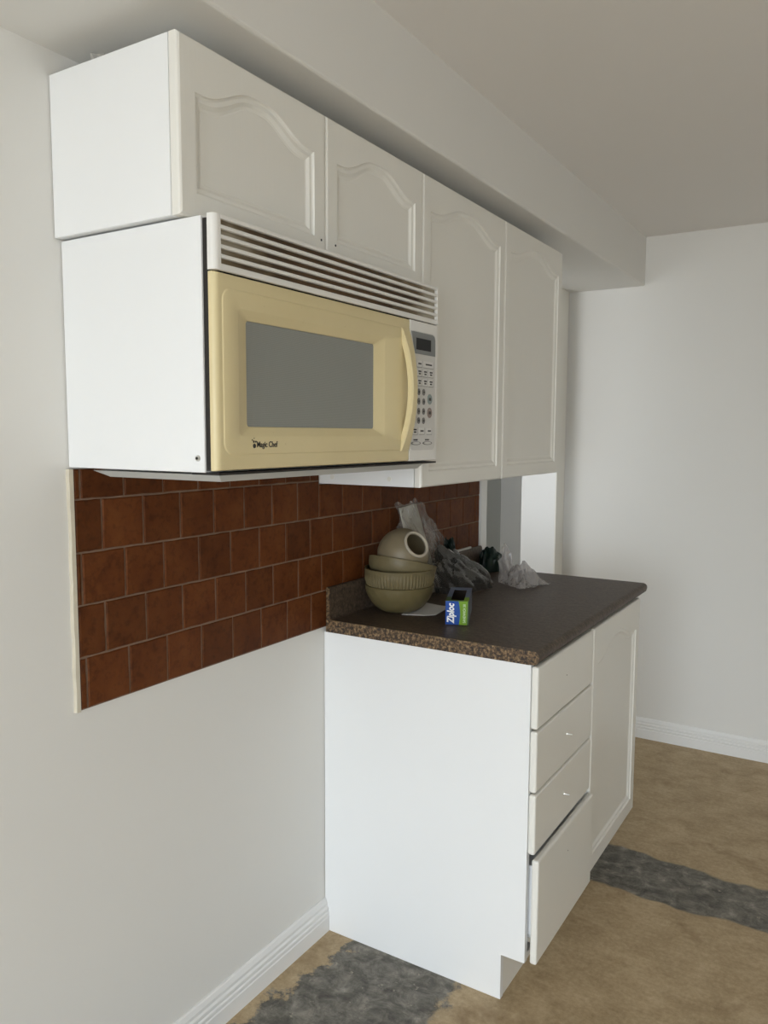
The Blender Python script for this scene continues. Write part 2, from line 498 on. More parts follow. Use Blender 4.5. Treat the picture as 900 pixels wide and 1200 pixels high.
for first, r in rows:
    z0 = T_Z0 + r * TPV
    edges = [T_Y0]
    y = -.7636 + first
    while y < T_Y1 - .012:
        if y > T_Y0 + .006: edges.append(y)
        y += TP
    if r == 4: edges = [e_ for e_ in edges if e_ < -.04] + [-.027]
    else: edges.append(T_Y1)
    if r == 3: edges = sorted([e_ for e_ in edges if abs(e_ + .027) > .008] + [-.027])
    for a, b in zip(edges[:-1], edges[1:]):
        zt = min(z0 + TPV, tile_top((a + b) / 2) + JN / 2)
        if zt - z0 < .012: continue
        isfull = abs(b - a - TP) < 1e-4 and abs(zt - z0 - TPV) < 1e-4
        me = random.choice(full) if isfull else tile_mesh(b - a - JN, zt - z0 - JN)
        o = bpy.data.objects.new('tile', me); COL.objects.link(o)
        place(o, Vector((TX - .003 + random.uniform(0, .0008), (a + b) / 2, (z0 + zt) / 2)), bs)
        o.rotation_euler = (random.uniform(-.006, .006), random.uniform(-.006, .006), random.uniform(-.006, .006))
# cream painted edge of the tiled board
bm = bmesh.new()
vv = []
N = 26
for i in range(N + 1):
    z = T_Z0 - .002 + (1.2905 - T_Z0 + .002) * i / N
    a = random.uniform(-.002, .0015)
    for x, yy in ((0, T_Y0 - .0095 + a), (.007, T_Y0 - .0080 + a * .5), (.0078, T_Y0 - .0005), (0, T_Y0 - .0005)):
        vv.append(bm.verts.new((x, yy, z)))
for i in range(N):
    for q in range(4):
        a, b = i * 4 + q, i * 4 + (q + 1) % 4
        bm.faces.new((vv[a], vv[b], vv[b + 4], vv[a + 4]))
bm.faces.new(vv[:4]); bm.faces.new(vv[-4:])
o = bm_obj('edge_trim', bm, M['cream_edge'], bs); o['label'] = 'rough cream edge strip along the left of the tiles'

# ------------------------------------------------------------------ cabinet fronts
def arch_shape(t):
    u = 1 - abs(2 * t - 1)
    s = min(1, max(0, (u - .10) / .80))
    return .5 - .5 * math.cos(math.pi * s)
PROFILE = [(0, 0), (.0015, .0028), (.0040, .0044), (.0095, .0048), (.0105, .0056), (.0150, .0086), (.0190, .0096), (.0205, .0090)]
def arched_door(name, xb, th, y0, y1, z0, z1, parent, stile=.035, rail=.038, toprail=.078, rise=.038, nt=36, mat=None):
    xf = xb + th
    ya, yb, zb, zs = y0 + stile, y1 - stile, z0 + rail, z1 - toprail
    def loop(off, x, kind):
        pts = []
        if kind == 'rect':
            a, b, c, d_ = y0 + off, y1 - off, z0 + off, z1 - off
            for i in range(nt + 1): pts.append((x, a + (b - a) * i / nt, c))
            for i in range(nt, -1, -1): pts.append((x, a + (b - a) * i / nt, d_))
        else:
            a, b, c = ya + off, yb - off, zb + off
            W = yb - ya
            for i in range(nt + 1): pts.append((x, a + (b - a) * i / nt, c))
            for i in range(nt, -1, -1):
                t = i / nt
                sl = (arch_shape(min(1, t + .01)) - arch_shape(max(0, t - .01))) * rise / (.02 * W)
                pts.append((x, a + (b - a) * t, zs + rise * arch_shape(t) - off * math.sqrt(1 + sl * sl)))
        return pts
    loops = [loop(0, xb, 'rect'), loop(0, xf - .005, 'rect'), loop(.0015, xf - .0018, 'rect'), loop(.0045, xf, 'rect')]
    for o_, d_ in PROFILE: loops.append(loop(o_, xf - d_, 'arch'))
    vs_ = [p for l in loops for p in l]
    n = 2 * (nt + 1)
    fs = []
    for r in range(len(loops) - 1):
        for i in range(n):
            j = (i + 1) % n
            fs.append((r * n + i, r * n + j, (r + 1) * n + j, (r + 1) * n + i))
    last = (len(loops) - 1) * n
    for i in range(nt):
        fs.append((last + i, last + i + 1, last + n - 2 - i, last + n - 1 - i))
        fs.append((i, n - 1 - i, n - 2 - i, i + 1))
    return mesh_obj(name, vs_, fs, mat or M['door'], parent)

def disc(name, c, r, mat, parent, axis='X', depth=.0008, n=14):
    bm = bmesh.new()
    bmesh.ops.create_cone(bm, cap_ends=True, segments=n, radius1=r, radius2=r, depth=depth)
    rot = Matrix.Rotation(math.radians(90), 4, 'Y') if axis == 'X' else Matrix.Rotation(math.radians(90), 4, 'X')
    bmesh.ops.transform(bm, matrix=Matrix.Translation(Vector(c)) @ rot, verts=bm.verts)
    return bm_obj(name, bm, mat, parent)

def carcass(parent, x1, y0, y1, z0, z1, t=.016, back=True, x0=0.002):
    box('side_panel', x0, x1, y0, y0 + t, z0, z1, M['panel'], parent, .0008)
    box('side_panel', x0, x1, y1 - t, y1, z0, z1, M['panel'], parent, .0008)
    box('top_panel', x0, x1, y0 + t, y1 - t, z1 - t, z1, M['panel'], parent)
    box('bottom_panel', x0, x1 - .001, y0 + t, y1 - t, z0 + .001, z0 + t, M['panel'], parent)
    box('back_panel', x0, x0 + .006, y0 + t, y1 - t, z0 + t, z1 - t, M['panel'], parent)

UX, UF = .2828, .0180
Y_U = [-.7800, -.4044, -.0236, .4563, .9325]
Z_UT, Z_UB, Z_UL = 1.953, 1.6865, 1.2282
cab = empty('wall_cabinet', (.15, (Y_U[0] + Y_U[2]) / 2, Z_UB), 'short white wall cabinet with two arched-panel doors above the microwave', 'cabinet')
carcass(cab, UX, Y_U[0], Y_U[2] - .001, Z_UB, Z_UT)
for i, (hy, hz) in enumerate(((-.420, 1.7205), (-.3735, 1.7195))):
    d_ = arched_door('door', UX + .0022, UF, Y_U[i] + (.0 if i == 0 else .0014), Y_U[i + 1] - .0014, Z_UB, Z_UT - .0005, cab)
    disc('screw_hole', (UX + UF + .0023, hy, hz), .0022, M['hole'], d_)
cab = empty('wall_cabinet', (.15, (Y_U[2] + Y_U[4]) / 2, Z_UL), 'tall white wall cabinet with two arched-panel doors to the right of the microwave', 'cabinet')
carcass(cab, UX, Y_U[2] + .0005, Y_U[4], Z_UL, Z_UT)
for i in (2, 3):
    arched_door('door', UX + .0022, UF, Y_U[i] + .0016, Y_U[i + 1] - .0016, Z_UL, Z_UT - .0005, cab)
for x in (.045, .215):
    disc('cover_cap', (x, Y_U[2], Z_UL + .018), .006, M['drawer'], cab, axis='Y', depth=.002)

# base units
BX = .580; TOE_X = .5205; TOE_Z = .114; SPLIT = .4185; B_END = .9134; FT = .0173
base = empty('drawer_cabinet', (.29, SPLIT / 2, 0), 'white base cabinet with four drawer fronts, the lowest one ajar', 'cabinet')
def side_profile(name, y0, y1, parent):
    pr = [(.002, 0), (TOE_X, 0), (TOE_X, TOE_Z), (BX, TOE_Z), (BX, C_BOT), (.002, C_BOT)]
    vs_ = [(x, y0, z) for x, z in pr] + [(x, y1, z) for x, z in pr]
    n = len(pr)
    fs = [tuple(range(n)), tuple(range(2 * n - 1, n - 1, -1))] + [(i, (i + 1) % n, n + (i + 1) % n, n + i) for i in range(n)]
    return mesh_obj(name, vs_, fs, M['panel'], parent)
def base_carcass(parent, y0, y1):
    side_profile('side_panel', y0, y0 + .016, parent)
    side_profile('side_panel', y1 - .016, y1, parent)
    box('bottom_panel', .002, BX - .002, y0 + .016, y1 - .016, TOE_Z, TOE_Z + .016, M['panel'], parent)
    box('back_panel', .002, .008, y0 + .016, y1 - .016, TOE_Z + .016, C_BOT, M['panel'], parent)
    box('toe_kick', TOE_X - .016, TOE_X - .001, y0 + .016, y1 - .016, 0, TOE_Z, M['drawer'], parent)
base_carcass(base, 0, SPLIT)
def drawer(z0, z1, x0, yaw=0):
    d_ = box('drawer', x0, x0 + FT, .0005, SPLIT - .0015, z0, z1, M['drawer'], base, .0050, 2)
    box('drawer_box', .06, x0 - .0005, .028, SPLIT - .028, z0 + .035, z1 - .03, M['panel'], d_)
    return d_
DX = BX + .0006
d1 = drawer(.6845, .8315, DX); d2 = drawer(.5335, .6795, DX); d3 = drawer(.384, .5285, DX)
d4 = drawer(.1175, .3735, BX + .0115)
box('drawer_slide', .30, BX + .0105, .0165, .0275, .160, .172, M['screw'], d4)
disc('screw_hole', (DX + FT, .199, .763), .0015, M['hole'], d1)
disc('screw_hole', (BX + .0115 + FT, .212, .304), .0015, M['hole'], d4)
def screw(y, z, parent):
    bm = bmesh.new()
    for r, x0, x1 in ((.0019, 0, .014), (.0034, .0, .002)):
        g = bmesh.ops.create_cone(bm, cap_ends=True, segments=10, radius1=r, radius2=r * .85, depth=x1 - x0)
        bmesh.ops.transform(bm, matrix=Matrix.Translation((DX + FT + (x0 + x1) / 2, y, z)) @ Matrix.Rotation(math.radians(90), 4, 'Y'), verts=g['verts'])
    bm_obj('screw', bm, M['screw'], parent)
screw(.212, .608, d2); screw(.205, .454, d3)

base2 = empty('base_cabinet', (.29, (SPLIT + B_END) / 2, 0), 'white base cabinet with one tall arched-panel door beside the drawers', 'cabinet')
base_carcass(base2, SPLIT + .0005, B_END)
arched_door('door', DX, FT, SPLIT + .002, B_END, .124, .8315, base2, stile=.042, rail=.048, toprail=.095, rise=.04)

# ------------------------------------------------------------------ countertop
ct = empty('countertop', (.3, .49, C_BOT), 'brown speckled laminate countertop with an upstand at the wall', 'countertop')
CY0, CY1, CX1 = -.002, .9894, .600
prof = [(.0095, C_BOT), (.575, C_BOT), (.590, C_BOT + .0015), (.597, C_BOT + .007)]
for i in range(7):
    a = math.radians(-10 + 100 * i / 6)
    prof.append((CX1 - .014 + .014 * math.cos(a), C_TOP - .014 + .014 * math.sin(a)))
prof.append((.0225, C_TOP))
prof.append((.0095, C_TOP))
def extrude(name, prof, y0, y1, mat, parent, smooth=True):
    n = len(prof)
    vs_ = [(x, y0, z) for x, z in prof] + [(x, y1, z) for x, z in prof]
    fs = [(i, (i + 1) % n, n + (i + 1) % n, n + i) for i in range(n)] + [tuple(range(n)), tuple(range(2 * n - 1, n - 1, -1))]
    o = mesh_obj(name, vs_, fs, mat, parent)
    for p in o.data.polygons: p.use_smooth = True
    o.data.set_sharp_from_angle(angle=math.radians(35))
    return o
extrude('slab', prof, CY0, CY1, M['counter'], ct)
up = [(.0105, C_TOP), (.027, C_TOP), (.0225, C_TOP + .003), (.0210, C_TOP + .009), (.0210, .945), (.0200, .950), (.0170, .953), (.0105, .9535)]
extrude('upstand', up, CY0, .9465, M['counter'], ct)
# cut end facing the window, with its own end cap
def endcap(name, prof, y0, th, parent):
    n = len(prof)
    vs_ = [(x, y0 - th, z) for x, z in prof] + [(x, y0, z) for x, z in prof]
    fs = [(i, (i + 1) % n, n + (i + 1) % n, n + i) for i in range(n)] + [tuple(range(n)), tuple(range(2 * n - 1, n - 1, -1))]
    return mesh_obj(name, vs_, fs, M['counter_edge'], parent)
o = endcap('end_cap', prof, CY0, .0015, ct); o['label'] = 'golden brown speckled cut end'
endcap('end_cap', up, CY0, .0015, ct)

# ------------------------------------------------------------------ microwave
MY0, MY1, MZ0, MZ1 = -.7675, -.052, 1.2937, 1.6835
XF = .360
mw = empty('microwave_oven', (.18, (MY0 + MY1) / 2, 1.279), 'over-the-range microwave with white case and yellowed cream door', 'microwave')
box('case', .002, .3315, MY0, MY1, MZ0, MZ1, M['mw_white'], mw, .0012)
o = box('front_frame', .3316, .3440, MY0 + .004, MY1 - .004, MZ0 + .003, MZ1 - .004, M['dark'], mw); o['label'] = 'dark gap behind the door'
# underside tray
bm = bmesh.new()
z0, z1 = 1.279, MZ0
top = [(.055, MY0 + .010), (.352, MY0 + .010), (.352, MY1 - .05), (.055, MY1 - .05)]
bot = [(.085, MY0 + .022), (.345, MY0 + .022), (.345, MY1 - .065), (.085, MY1 - .065)]
vt = [bm.verts.new((x, y, z1 - .0038)) for x, y in top]; vb = [bm.verts.new((x, y, z0)) for x, y in bot]
bm.faces.new(vt); bm.faces.new(vb[::-1])
for i in range(4): bm.faces.new((vt[i], vt[(i + 1) % 4], vb[(i + 1) % 4], vb[i]))
bm_obj('underside_tray', bm, M['pan'], mw)
# case screw
bm = bmesh.new()
g = bmesh.ops.create_cone(bm, cap_ends=True, segments=16, radius1=.0052, radius2=.004, depth=.003)
bmesh.ops.transform(bm, matrix=Matrix.Translation((.318, MY0 - .0015, 1.316)) @ Matrix.Rotation(math.radians(90), 4, 'X'), verts=g['verts'])
s = bm_obj('screw', bm, M['screw'], mw)
disc('screw_recess', (.318, MY0 - .0031, 1.316), .0022, M['hole'], s, axis='Y', depth=.0008)

box('shadow_strip', .300, .3585, MY0 + .004, MY1 - .001, 1.2900, 1.2936, M['dark'], mw)  # dark strip stands in for the shadow line under the door
# vent grille
GZ0, GZ1 = 1.6015, MZ1 + .0005
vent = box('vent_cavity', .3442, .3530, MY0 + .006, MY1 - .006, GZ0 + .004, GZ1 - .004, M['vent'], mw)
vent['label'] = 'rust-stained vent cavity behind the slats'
def rounded_end(name, y0, y1, z0, z1, x0, x1, left, mat, parent, r=.010):
    pts = []
    if left:
        pts.append((x0, y0))
        for i in range(6):
            a = math.pi + math.pi / 2 * (-i / 5)
            pts.append((x1 - r + r * math.sin(math.pi / 2 * i / 5), y0 + r - r * math.cos(math.pi / 2 * i / 5)))
        pts.append((x1, y1)); pts.append((x0, y1))
    n = len(pts)
    vs_ = [(x, y, z0) for x, y in pts] + [(x, y, z1) for x, y in pts]
    fs = [(i, (i + 1) % n, n + (i + 1) % n, n + i) for i in range(n)] + [tuple(range(n)), tuple(range(2 * n - 1, n - 1, -1))]
    return mesh_obj(name, vs_, fs, mat, parent)
rounded_end('grille_end', MY0 - .001, MY0 + .0135, GZ0, GZ1, .3453, XF, True, M['mw_plastic'], mw)
box('grille_end', .3453, XF, MY1 - .005, MY1, GZ0, GZ1, M['mw_plastic'], mw, .001)
gaps = 5; sl = .0060; bottom = .0100; topb = .0068
gh = (GZ1 - GZ0 - bottom - topb - 4 * sl) / gaps
z = GZ0
hs = [bottom] + [sl] * 4 + [topb]
for i, h in enumerate(hs):
    box('slat', .3532, XF, MY0 + .0137, MY1 - .0052, z, z + h, M['mw_plastic'], mw, .0008)
    z += h + gh

# door of the microwave
DZ0, DZ1, DYA, DYB = 1.2965, 1.5995, MY0 - .0005, -.1785
def rrect(x, y0, y1, z0, z1, r, nc=6):
    r = max(r, 1e-5); pts = []
    for cy, cz, a0 in ((y1 - r, z0 + r, -90), (y1 - r, z1 - r, 0), (y0 + r, z1 - r, 90), (y0 + r, z0 + r, 180)):
        for i in range(nc + 1):
            a = math.radians(a0 + 90 * i / nc)
            pts.append((x, cy + r * math.cos(a), cz + r * math.sin(a)))
    return pts
def loft(name, loops, mat, parent, cap0=True, cap1=True, smooth=None):
    n = len(loops[0]); vs_ = [p for l in loops for p in l]; fs = []
    for r in range(len(loops) - 1):
        for i in range(n):
            j = (i + 1) % n
            fs.append((r * n + i, r * n + j, (r + 1) * n + j, (r + 1) * n + i))
    if cap0: fs.append(tuple(range(n)))
    if cap1: fs.append(tuple(range((len(loops) - 1) * n, len(loops) * n)))
    o = mesh_obj(name, vs_, fs, mat, parent)
    if smooth:
        for p in o.data.polygons: p.use_smooth = True
        o.data.set_sharp_from_angle(angle=math.radians(smooth))
    return o
L = [rrect(.3455, DYA, DYB, DZ0, DZ1, .002)]
R0 = .010
for i in range(7):
    a = math.pi / 2 * i / 6
    ins = R0 * (1 - math.cos(a)); xx = XF - .0015 - R0 + R0 * math.sin(a)
    k_ = .25
    L.append(rrect(xx, DYA + ins, DYB - ins * .15, DZ0 + ins * k_, DZ1 - ins * k_, .002))
gy0, gy1, gz0, gz1 = -.7515, DYB - .002, 1.322, 1.5765
L.append(rrect(XF - .0015, gy0 - .0012, gy1 + .0005, gz0 - .0012, gz1 + .0012, .020))
L.append(rrect(XF - .0004, gy0, gy1, gz0, gz1, .019))
L.append(rrect(XF, gy0 + .0012, gy1 - .0005, gz0 + .0012, gz1 - .0012, .018))
wy0, wy1, wz0, wz1 = -.6905, -.3085, 1.3655, 1.5345
L.append(rrect(XF, wy0 - .028, wy1 + .030, wz0 - .016, wz1 + .016, .008))
L.append(rrect(XF - .001, wy0 - .026, wy1 + .028, wz0 - .014, wz1 + .014, .008))
L.append(rrect(XF - .009, wy0, wy1, wz0, wz1, .006))
L.append(rrect(XF - .0115, wy0, wy1, wz0, wz1, .006))
mdoor = loft('door', L, M['cream'], mw, True, True, smooth=30)
g = loft('window', [rrect(XF - .0113, wy0 + .0005, wy1 - .0005, wz0 + .0005, wz1 - .0005, .0055), rrect(XF - .0100, wy0 + .0005, wy1 - .0005, wz0 + .0005, wz1 - .0005, .0055)], M['mw_glass'], mdoor)
g['label'] = 'grey perforated mesh window'
# bow handle
loops = []
HN = 30
hz0, hz1 = 1.319, 1.578
for i in range(HN + 1):
    t = i / HN
    z = hz0 + (hz1 - hz0) * t
    s_ = 1 - (2 * t - 1) ** 2
    out = XF + .0005 + .0255 * s_
    thick = .0125
    inn = max(XF - .003, out - thick) if .085 < t < .915 else XF - .003
    wl = -.2160 + .006 * s_; wr = -.1815 - .006 * s_
    c = .0028
    loops.append([(inn, wl, z), (inn, wr, z), (max(inn, out - c), wr, z), (out, wr - c, z), (out, wl + c, z), (max(inn, out - c), wl, z)])
loft('handle', loops, M['cream'], mdoor, True, True, smooth=40)

def text_mesh(name, body, size, origin, mat, parent, ux=(0, 1, 0), uy=(0, 0, 1), depth=.0003, bold=.0, shear=0.0, sx=1.0, align='LEFT'):
    cu = bpy.data.curves.new(name, 'FONT')
    cu.body = body; cu.size = size; cu.extrude = depth; cu.offset = bold; cu.shear = shear; cu.align_x = align
    cu.resolution_u = 3
    tmp = bpy.data.objects.new(name, cu); COL.objects.link(tmp)
    dg = bpy.context.evaluated_depsgraph_get()
    me = bpy.data.meshes.new_from_object(tmp.evaluated_get(dg))
    bpy.data.objects.remove(tmp); bpy.data.curves.remove(cu)
    ux = Vector(ux).normalized(); uy = Vector(uy).normalized(); uz = ux.cross(uy)
    mtx = Matrix(((ux.x, uy.x, uz.x), (ux.y, uy.y, uz.y), (ux.z, uy.z, uz.z)))
    for v_ in me.vertices: v_.co = mtx @ Vector((v_.co.x * sx, v_.co.y, v_.co.z))
    me.materials.clear(); me.materials.append(mat)
    o = bpy.data.objects.new(name, me); COL.objects.link(o)
    place(o, origin, parent)
    return o
text_mesh('lettering', 'Magic Chef', .0135, (XF + .0002, -.6775, 1.3328), M['ink'], mdoor, bold=.0002, sx=.86)
# little dancing-figure mark beside the lettering: round body, dots and two strokes
bm = bmesh.new()
def bdisc(cy, cz, r, sx=1.0):
    g = bmesh.ops.create_circle(bm, cap_ends=True, segments=14, radius=r)
    bmesh.ops.transform(bm, matrix=Matrix.Translation((XF + .0005, cy, cz)) @ Matrix.Rotation(math.radians(90), 4, 'Y') @ Matrix.Scale(sx, 4, (0, 1, 0)), verts=g['verts'])
bdisc(-.6835, 1.3350, .0038); bdisc(-.6850, 1.3420, .0020); bdisc(-.6800, 1.3418, .0016, 1.5); bdisc(-.6885, 1.3445, .0014)
bdisc(-.6840, 1.3475, .0010)
bm_obj('emblem', bm, M['ink'], mdoor)

# control panel
PY0, PY1 = DYB + .0015, MY1
pr = [rrect(.3455, PY0, PY1, DZ0, DZ1, .002), rrect(XF - .0025, PY0, PY1, DZ0, DZ1, .002), rrect(XF - .0005, PY0, PY1 - .0015, DZ0 + .0015, DZ1 - .0015, .002)]
cp = loft('control_panel', pr, M['mw_plastic'], mw)
kp = [rrect(XF - .0004, PY0 + .001, -.0655, 1.3205, 1.5775, .012), rrect(XF + .0008, PY0 + .001, -.0655, 1.3205, 1.5775, .012),
      rrect(XF + .0010, PY0 + .002, -.0670, 1.3220, 1.5760, .011)]
key = loft('keypad', kp, M['keypad'], cp)
# grey display field whose left border slants along the handle
fy = [(-.1755, 1.5755), (-.080, 1.5755), (-.0715, 1.5725), (-.0675, 1.5655), (-.0670, 1.5290), (-.1585, 1.5290)]
vs_ = [(XF + .0008, y, z) for y, z in fy] + [(XF + .0015, y, z) for y, z in fy]
n = len(fy)
fld = mesh_obj('display_field', vs_, [tuple(range(n)), tuple(range(2 * n - 1, n - 1, -1))] + [(i, (i + 1) % n, n + (i + 1) % n, n + i) for i in range(n)], M['grey_print'], cp)
box('display', XF + .0014, XF + .0020, -.1545, -.0885, 1.5380, 1.5630, M['display'], cp)
XK = XF + .0010
def rbtn(y, z, w, h, marks=1):
    b = box('button', XK - .0002, XK + .0011, y - w / 2, y + w / 2, z - h / 2, z + h / 2, M['button'], cp, .0005)
    for i in range(marks):
        zz = z + ((marks - 1) / 2 - i) * .0052
        ww = w * (.62 if i == 0 else .45)
        box('printed_mark', XK + .0010, XK + .0014, y - ww / 2, y + ww / 2, zz - .0016, zz + .0016, M['ink'], b)
    # thin dark rule under and beside the key
    box('key_rule', XK - .0002, XK + .0006, y - w / 2, y + w / 2 + .001, z - h / 2 - .0012, z - h / 2 - .0002, M['btn_dark'], b)
    box('key_rule', XK - .0002, XK + .0006, y + w / 2 + .0002, y + w / 2 + .0012, z - h / 2 - .0012, z + h / 2, M['btn_dark'], b)
def obtn(y, z, ry, rz, mat, mark=True, hgt=.0012):
    pts = [(y + ry * math.cos(a), z + rz * math.sin(a)) for a in [2 * math.pi * i / 18 for i in range(18)]]
    n = 18
    vs_ = [(XK - .0002, a, b) for a, b in pts] + [(XK + hgt, a, b) for a, b in pts]
    o = mesh_obj('button', vs_, [tuple(range(n)), tuple(range(2 * n - 1, n - 1, -1))] + [(i, (i + 1) % n, n + (i + 1) % n, n + i) for i in range(n)], mat, cp)
    if mark: box('printed_mark', XK + .0011, XK + .0016, y - ry * .45, y + ry * .45, z - rz * .28, z + rz * .28, M['ink'], o)
rbtn(-.139, 1.5085, .022, .014, 1); rbtn(-.0985, 1.5085, .046, .014, 1)
for z in (1.4895, 1.4690):
    for y in (-.139, -.1135, -.0875): rbtn(y, z, .0205, .0155, 2)
for z in (1.4475, 1.4270, 1.4055, 1.3850):
    for y in (-.1635, -.1415, -.1195): obtn(y, z, .0060, .0072, M['btn_dark'])
obtn(-.0915, 1.4330, .0105, .0115, M['btn_teal']); obtn(-.0920, 1.4030, .0105, .0115, M['btn_pink'])
for y, mk in ((-.158, 2), (-.127, 1), (-.093, 1)): rbtn(y, 1.3625, .023, .014, mk)
for y in (-.153, -.101):
    obtn(y, 1.3355, .0215, .0040, M['btn_dark'], False)
    obtn(y, 1.3357, .0165, .0027, M['keypad'], False, .0016)
    box('printed_mark', XK, XK + .0006, y - .010, y + .008, 1.3415, 1.3445, M['ink'], cp)

# ------------------------------------------------------------------ things on the counter
def lathe(name, prof, mat, parent, loc, n=72, rib=0.0, nrib=36, tilt=None, twist=0.0, smooth=True):
    vs_, fs = [], []
    m = len(prof)
    for j, (r, z, rb) in enumerate(prof):
        for i in range(n):
            a = 2 * math.pi * i / n
            rr = r + rb * math.cos(nrib * (a + twist * z))
            vs_.append(Vector((rr * math.cos(a), rr * math.sin(a), z)))
    for j in range(m - 1):
        for i in range(n):
            k2 = (i + 1) % n
            fs.append((j * n + i, j * n + k2, (j + 1) * n + k2, (j + 1) * n + i))
    fs.append(tuple(range(n))); fs.append(tuple(range((m - 1) * n, m * n)))
    R_ = tilt if tilt is not None else Matrix.Identity(3)
    vs_ = [R_ @ v_ + Vector(loc) for v_ in vs_]
    o = mesh_obj(name, vs_, fs, mat, parent, smooth=smooth)
    if smooth: o.data.set_sharp_from_angle(angle=math.radians(50))
    return o
def bowl_profile(R_, H, foot, rb, t=.004, e=2.0):
    def at(u):
        a_ = u * math.pi / 2
        return foot + (R_ - foot) * math.sin(a_) ** (2 / e), H * (1 - math.cos(a_) ** (2 / e))
    pr = [(foot * .98, 0, 0)]
    for i in range(1, 17):
        u = i / 16; r, z = at(u)
        pr.append((r, z, rb * min(1, u * 3) * (1 if u < .93 else .0)))
    pr.append((R_ + .0008, H + .0012, 0)); pr.append((R_ - t * .5, H + .002, 0))
    for i in range(16, -1, -1):
        u = i / 16; r, z = at(u)
        pr.append((max(.004, r - t), z + t * (1.0 if u < .5 else .4), 0))
    return pr
BC = Vector((.1180, .193, C_TOP))
b1 = lathe('glass_bowl', bowl_profile(.0950, .074, .034, .0008, e=1.75), M['bowl'], None, BC + Vector((0, 0, .0005)), nrib=18, n=108, twist=6.0)
tag(b1, 'olive glass bowl at the bottom of the stack on the counter', 'bowl', 'stacked glass bowls')
b2 = lathe('glass_bowl', bowl_profile(.0965, .078, .036, .0013, e=2.6), M['bowl2'], None, BC + Vector((0, 0, .0430)), nrib=64, n=320)
tag(b2, 'finely ribbed olive glass bowl, second from the bottom of the stack', 'bowl', 'stacked glass bowls')
tl = Matrix.Rotation(math.radians(9.5), 3, Vector((-.50, .85, 0))) @ Matrix.Rotation(math.radians(-12), 3, Vector((.86, .51, 0)))
b3 = lathe('glass_bowl', bowl_profile(.0950, .062, .030, .0003, e=2.2), M['bowl2'], None, BC + Vector((-.001, 0, .0755)), nrib=54, n=108, tilt=tl)
tag(b3, 'tilted olive glass bowl on top of the stack, holding the cream globe', 'bowl', 'stacked glass bowls')
# globe shade with an open neck
gd = Vector((.80, -.30, .50)).normalized()
GR = .0715
gt = Vector((0, 0, 1)).rotation_difference(gd).to_matrix()
gc = BC + Vector((.009, .003, .1590))
pr = []
a_open = math.radians(29)
for i in range(25):
    a = math.pi - (math.pi - a_open) * i / 24
    pr.append((max(.0005, GR * math.sin(a)), GR * math.cos(a), 0))
for i in range(24, -1, -1):
    a = math.pi - (math.pi - a_open * 1.0) * i / 24
    pr.append((max(.0004, (GR - .0035) * math.sin(a)), (GR - .0035) * math.cos(a), 0))
glb = lathe('globe_lampshade', pr, M['globe'], None, gc, n=64, tilt=gt)
tag(glb, 'round cream frosted glass lampshade with open neck resting in the top bowl', 'lampshade')
zr = GR * math.cos(a_open)
rim = [(.0330, zr - .003, 0), (.0385, zr + .001, 0), (.0390, zr + .0045, 0), (.0360, zr + .0070, 0), (.0325, zr + .0065, 0), (.0310, zr + .003, 0), (.0315, zr - .003, 0)]
vs_, fs = [], []
n = 48; m = len(rim)
for r, z, _ in rim:
    for i in range(n):
        a = 2 * math.pi * i / n
        vs_.append(gt @ Vector((r * math.cos(a), r * math.sin(a), z)) + gc)
for j in range(m):
    j2 = (j + 1) % m
    for i in range(n):
        k2 = (i + 1) % n
        fs.append((j * n + i, j * n + k2, j2 * n + k2, j2 * n + i))
mesh_obj('neck_rim', vs_, fs, M['globe_rim'], glb, smooth=True)['label'] = 'pale rounded rim of the neck opening'

# sandwich-bag carton
bx = empty('bag_carton', (.300, .205, C_TOP), 'small blue and green food-bag carton with an open slot on top', 'box')
ang = math.radians(22.5)
ex = Vector((math.cos(ang), math.sin(ang), 0)); ey = Vector((-math.sin(ang), math.cos(ang), 0)); ez = Vector((0, 0, 1))
bo = Vector((.3015, .1150, C_TOP + .0004))
BW, BL, BH = .0585, .182, .0620
def bp(a, b, c): return bo + ex * a + ey * b + ez * c
def cbox(name, a0, a1, b0, b1, c0, c1, mat, parent=bx):
    vs_ = [bp(a, b, c) for c in (c0, c1) for (a, b) in ((a0, b0), (a1, b0), (a1, b1), (a0, b1))]
    return mesh_obj(name, vs_, [(0, 3, 2, 1), (4, 5, 6, 7), (0, 1, 5, 4), (1, 2, 6, 5), (2, 3, 7, 6), (3, 0, 4, 7)], mat, parent)
th = .0008
cbox('bottom_panel', 0, BW, 0, BL, 0, th, M['box_in'])
cbox('side_panel', 0, th, th, BL - th, th, BH, M['box_side']); cbox('side_panel', BW - th, BW, th, BL - th, th, BH, M['box_side'])
cbox('back_panel', 0, BW, BL - th, BL, th, BH, M['box_side'])
cbox('inner_panel', th, BW - th, th + .0002, th + .0008, th, BH - th, M['box_in'])
cbox('inner_panel', th + .0001, th + .0006, .002, BL - .002, th, BH - th, M['box_in'])
cbox('inner_panel', BW - th - .0006, BW - th - .0001, .002, BL - .002, th, BH - th, M['box_in'])
cbox('inner_panel', .002, BW - .002, BL - th - .0006, BL - th - .0001, th, BH - th, M['box_in'])
